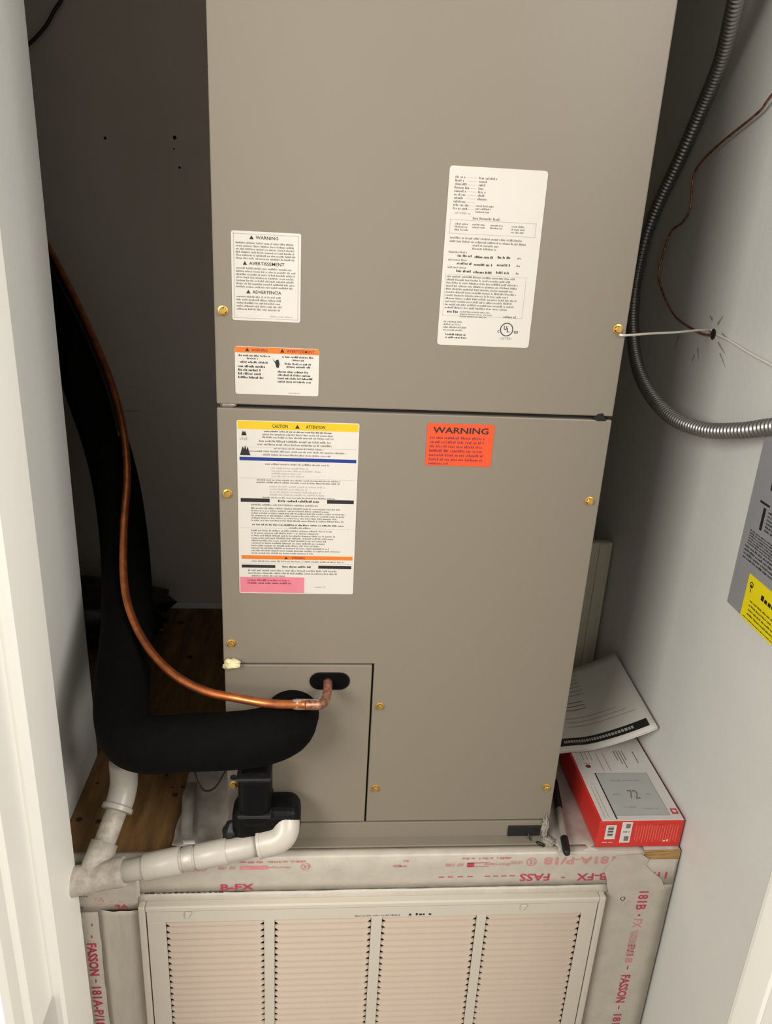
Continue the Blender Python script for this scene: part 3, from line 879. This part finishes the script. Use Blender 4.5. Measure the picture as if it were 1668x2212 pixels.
# ------------------------------------------------------------------ flexible conduit
cps = catmull([(.506, .065, 1.10), (.5279, .1149, 1.0320), (.5422, .1505, 1.0017), (.5680, .217, .957), (.5830, .2839, .9115), (.5872, .3372, .8549), (.5868, .3816, .802), (.5852, .4051, .7505), (.5830, .4080, .683), (.5734, .3718, .6319), (.5601, .3025, .5879), (.5490, .2184, .5617), (.5493, .1374, .5467), (.5563, .0628, .5500), (.5677, .0031, .5653), (.5770, -.0353, .5800), (.5830, -.0680, .5900), (.5870, -.0950, .5860), (.5885, -.1130, .5780), (.5885, -.1160, .5675)], 40)
cps = resample(cps, .00092)
rr = [.0083+.0011*math.cos(2*math.pi*i/6.0) for i in range(len(cps))]
cn = put('flexible_conduit', sweep_me('flexible_conduit', cps, rr, 16), 'conduit_steel')
tag(cn, 'ribbed grey steel flexible conduit looping down beside the cabinet', 'conduit')

# ------------------------------------------------------------------ wires at the right wall
w1 = tube('copper_wire', [(.584, .075, .935), (.588, .1264, .9063), (.590, .149, .895), (.590, .2265, .8699), (.590, .2750, .8490), (.590, .2869, .8299), (.590, .2800, .7956), (.590, .2958, .7781), (.589, .3251, .7656), (.588, .3366, .7375), (.586, .3372, .709), (.586, .3138, .6854), (.588, .2677, .6589), (.590, .2225, .6493), (.592, .1850, .6455), (.600, .170, .6450)], .0016, 'copper_oxide', None, seg=8)
tag(w1, 'bare copper wire curving down the right wall into the hole', 'wire')
w2 = tube('white_wire', [(.4120, -.0040, .6640), (.4200, .0, .6632), (.4670, .045, .6605), (.5130, .085, .6580), (.5560, .130, .6555), (.592, .1690, .6520), (.600, .170, .6515)], .0013, 'wire_white', None, seg=8)
tag(w2, 'thin pale wire from the cabinet edge to the wall hole', 'wire')
w3 = tube('white_wire', [(.600, .160, .648), (.5945, .1480, .6490), (.594, .1172, .6472), (.593, .065, .641), (.592, .0156, .6368), (.590, -.05, .632), (.588, -.12, .628)], .0014, 'wire_white', None, seg=8)
tag(w3, 'thin pale wire running along the right wall towards the doorway', 'wire')

# ------------------------------------------------------------------ silver plate on the right wall
sp = empty('disconnect_box', (.59, -.12, .35), 'silver metal panel on the right wall carrying a yellow sticker', 'metal panel')
box('cover', .5805, .5985, -.1880, -.0225, .3680, .5690, 'silver_plate', sp, bevel=.002)
p = Print((.5805, -.0225, .600), (0, -1, 0), (0, 0, -1), lift=.0002)
p.frame('ink_lightgrey', .003, .034, .1625, .229, .0006)
p.quad('ink_black', .034, .072, .090, .083)
p.text('ink_black', 'A', .094, .070, .012, .014) if False else None
p.quad('ink_black', .021, .0985, .040, .1010)
p.quad('ink_black', .0300, .1040, .0350, .1290)
p.block('ink_black', .040, .150, .104, .128, 6, .2)
p.block('ink_black', .0150, .150, .134, .152, 6, .15)
p.block('ink_black', .0120, .150, .1525, .170, 4, .1)
p.emit(sp)
yl = box('yellow_sticker', .5799, .5805, -.170, -.0560, .3685, .4200, 'label_yellow', sp)
p = Print((.5799, -.0560, .4200), (0, -1, 0), (0, 0, -1), lift=.0002)
p.ring('ink_black', .0085, .010, .0036, .0012, 14); p.disc('ink_maroon', .0085, .0115, .0018); p.quad('ink_black', .0078, .0145, .0092, .019)
for k in range(4): p.fine('ink_black', .012, .105, .026+k*.0052, .0022)
p.text('ink_black', 'WARNING', .030, .010, .06, .008, .02) if False else p.fine('ink_black', .030, .095, .011, .006, .007)
p.fine('ink_black', .005, .105, .0475, .0015)
p.emit(yl)

# ------------------------------------------------------------------ things on the deck, right side
rb = empty('thermostat_carton', (.535, .07, .002), 'red and white thermostat carton lying on the deck corner', 'carton')
bx0, bx1, by0, by1, bz0, bz1 = .4795, .5940, -.0215, .150, .0030, .0470
box('carton_body', bx0, bx1, by0, by1, bz0, bz1-.0008, 'carton_red', rb, bevel=.0018)
lid = box('top_face', bx0+.0030, bx1-.0012, by0+.0012, by1-.001, bz1-.0010, bz1, 'carton_white', rb)
p = Print((bx0, by1, bz1), (1, 0, 0), (0, -1, 0), lift=.0002)
p.quad('carton_grey', .023, .080, .098, .162)
p.layer = 1
p.quad('ink_black', .0225, .079, .0242, .1685); p.quad('ink_lightgrey', .0225, .079, .098, .0798); p.quad('ink_lightgrey', .0225, .1615, .098, .1622); p.quad('ink_lightgrey', .0972, .079, .098, .162)
p.text('ink_grey', '72', .056, .114, .014, .017)
p.fine('ink_lightgrey', .034, .046, .120, .004); p.fine('ink_lightgrey', .080, .090, .120, .004); p.fine('ink_lightgrey', .04, .06, .145, .003); p.fine('ink_lightgrey', .066, .088, .148, .003); p.fine('ink_lightgrey', .04, .085, .093, .003)
p.layer = 0
p.quad('carton_red', .1020, .150, .1110, .160)
p.layer = 1
p.disc('carton_white', .1065, .155, .0026)
p.layer = 0
p.disc('ink_maroon', .0185, .064, .0038); p.fine('ink_red_faded', .014, .024, .056, .003)
for k in range(4): p.quad('ink_grey', .066+k*.0042, .030, .0672+k*.0042, .052+.008*(k % 3))
p.quad('ink_maroon', .0945, .032, .0955, .058)
for k in range(3): p.quad('ink_lightgrey', .016+k*.006, .030, .0172+k*.006, .050)
for k in range(2): p.quad('ink_red_faded', .038+k*.010, .035, .039+k*.010, .075)
p.fine('ink_lightgrey', .010, .018, .10, .002)
for k in range(2): p.quad('ink_lightgrey', .0085+k*.005, .105, .0092+k*.005, .165)
p.emit(lid)
p = Print((bx0, by0, bz1), (1, 0, 0), (0, 0, -1), lift=.0002)
p.quad('carton_white', .0095, .0065, .0235, .0300)
p.quad('carton_white', .0305, .0020, .0445, .0360)
p.layer = 1
for k in range(7): p.quad('ink_black', .0125, .009+k*.0024, .0200, .0100+k*.0024+(k % 2)*.0006)
p.quad('ink_grey', .0360, .0050, .0420, .0120); p.quad('ink_grey', .0360, .0250, .0420, .0330); p.fine('ink_grey', .0335, .044, .016, .003)
p.layer = 0
for k in range(17): p.quad('carton_red_light', .0500+k*.0035, .006+R.random()*.003, .0512+k*.0035, .030+R.random()*.007)
p.fine('carton_white', .0075, .0225, .034, .002); p.fine('carton_red_light', .004, .0075, .004, .02)
p.fine('carton_white', .090, .103, .0315, .0035, .0045)
p.emit(rb)

# booklet curling up against the wall
def bsurf(u, v, off=0.0):
    """u 0..1 across (left to wall), v 0..1 from near edge to back"""
    x = .425+.166*u
    k = max(0, (u-.45)/.55)
    z = .0515+.003*u+.056*k**1.7+.012*v
    y = .104+.012*math.sin(u*math.pi)-.014*k**2+v*(.186-.004*u)
    return Vector((x, y, z+off))
bk = empty('instruction_booklet', (.51, .2, .05), 'open black-banded paper booklet curling up the wall behind the red carton', 'booklet')
for q in range(3):
    off = -.0015*q
    g = [[bsurf(i/16, max(0, j/12-.012*q), off) for i in range(17)] for j in range(13)]
    sheet('page', g, 'paper_white', bk, .0005)
p = Print((0, 0, 0), (1, 0, 0), (0, 1, 0))
p.surf = lambda u, d, l: bsurf(u, d, l+.0004)
def strip(ink, u0, u1, d0, d1, n=14):
    for k in range(n): p.quad(ink, u0+(u1-u0)*(k+1)/n, d0, u0+(u1-u0)*k/n, d1)
strip('ink_black', .02, .965, .050, .135, 24)
p.layer = 1
uu = .30
while uu < .86:
    ww = R.uniform(.012, .022); p.quad('ink_lightgrey', uu+ww, .078, uu, .108); uu += ww+.006
p.layer = 0
for k in range(3): strip('ink_lightgrey', .40, .93-.05*k, .26+k*.05, .268+k*.05)
for k in range(3): strip('ink_grey', .10, .62, .46+k*.045, .468+k*.045)
for k in range(6): strip('ink_lightgrey', .10, .66, .64+k*.05, .65+k*.05)
p.emit(bk)

# white board offcut standing at the back
ob = empty('trim_board_offcut', (.54, .357, .0), 'pale grooved board standing upright behind the booklet', 'board')
box('board', .440, .5945, .358, .372, .0012, .2785, 'offcut', ob, bevel=.002)
for x in (.452, .5515, .572):
    box('raised_rib', x, x+.015, .3555, .3585, .0012, .277, 'offcut', ob, bevel=.0012)

# pen lying next to the carton
pe = empty('pen', (.4445, .02, .006), 'black-ended pen lying over the deck edge beside the red carton', 'pen')
pa, pb = Vector((.4580, .1050, .0075)), Vector((.4350, -.0410, .0100))
L = (pb-pa).length
pd = (pb-pa).normalized()
lathe('pen_cap', pa, pb, [(0, .003), (.002, .0052), (.060, .0056), (.062, .0050)], 'black_plastic', pe, seg=14)
lathe('pen_barrel', pa+pd*.0615, pb, [(0, .0046), (.054, .0046), (.055, .0040)], 'pen_barrel', pe, seg=14)
lathe('pen_tip', pa+pd*.116, pb, [(0, .0044), (.001, .0052), (.024, .0052), (.0285, .0042), (.030, .002)], 'black_plastic', pe, seg=14)

# ------------------------------------------------------------------ dark litter at the back left
bm = bmesh.new()
bmesh.ops.create_icosphere(bm, subdivisions=4, radius=1.0)
for v in bm.verts:
    k = 1+.25*noise.noise(v.co*2.3)+.18*noise.noise(v.co*6.0+Vector((4, 1, 0)))
    c = v.co*k
    v.co = Vector((-.315+c.x*.135, .53+c.y*.085, max(.0008, .045+c.z*.055)))
bg_ = put('plastic_sheeting', from_bm(bm, 'plastic_sheeting', True), 'plastic_sheet')
tag(bg_, 'crumpled black plastic sheeting on the deck behind the insulated pipe', 'plastic sheet')
ch = lump('plaster_chip', (-.190, .548, .0065), (.011, .008, .0055), 'plaster_chip', None, .4, 1.6, 2, 31)
tag(ch, 'small pale chip of plaster lying on the dark deck at the back', 'debris')
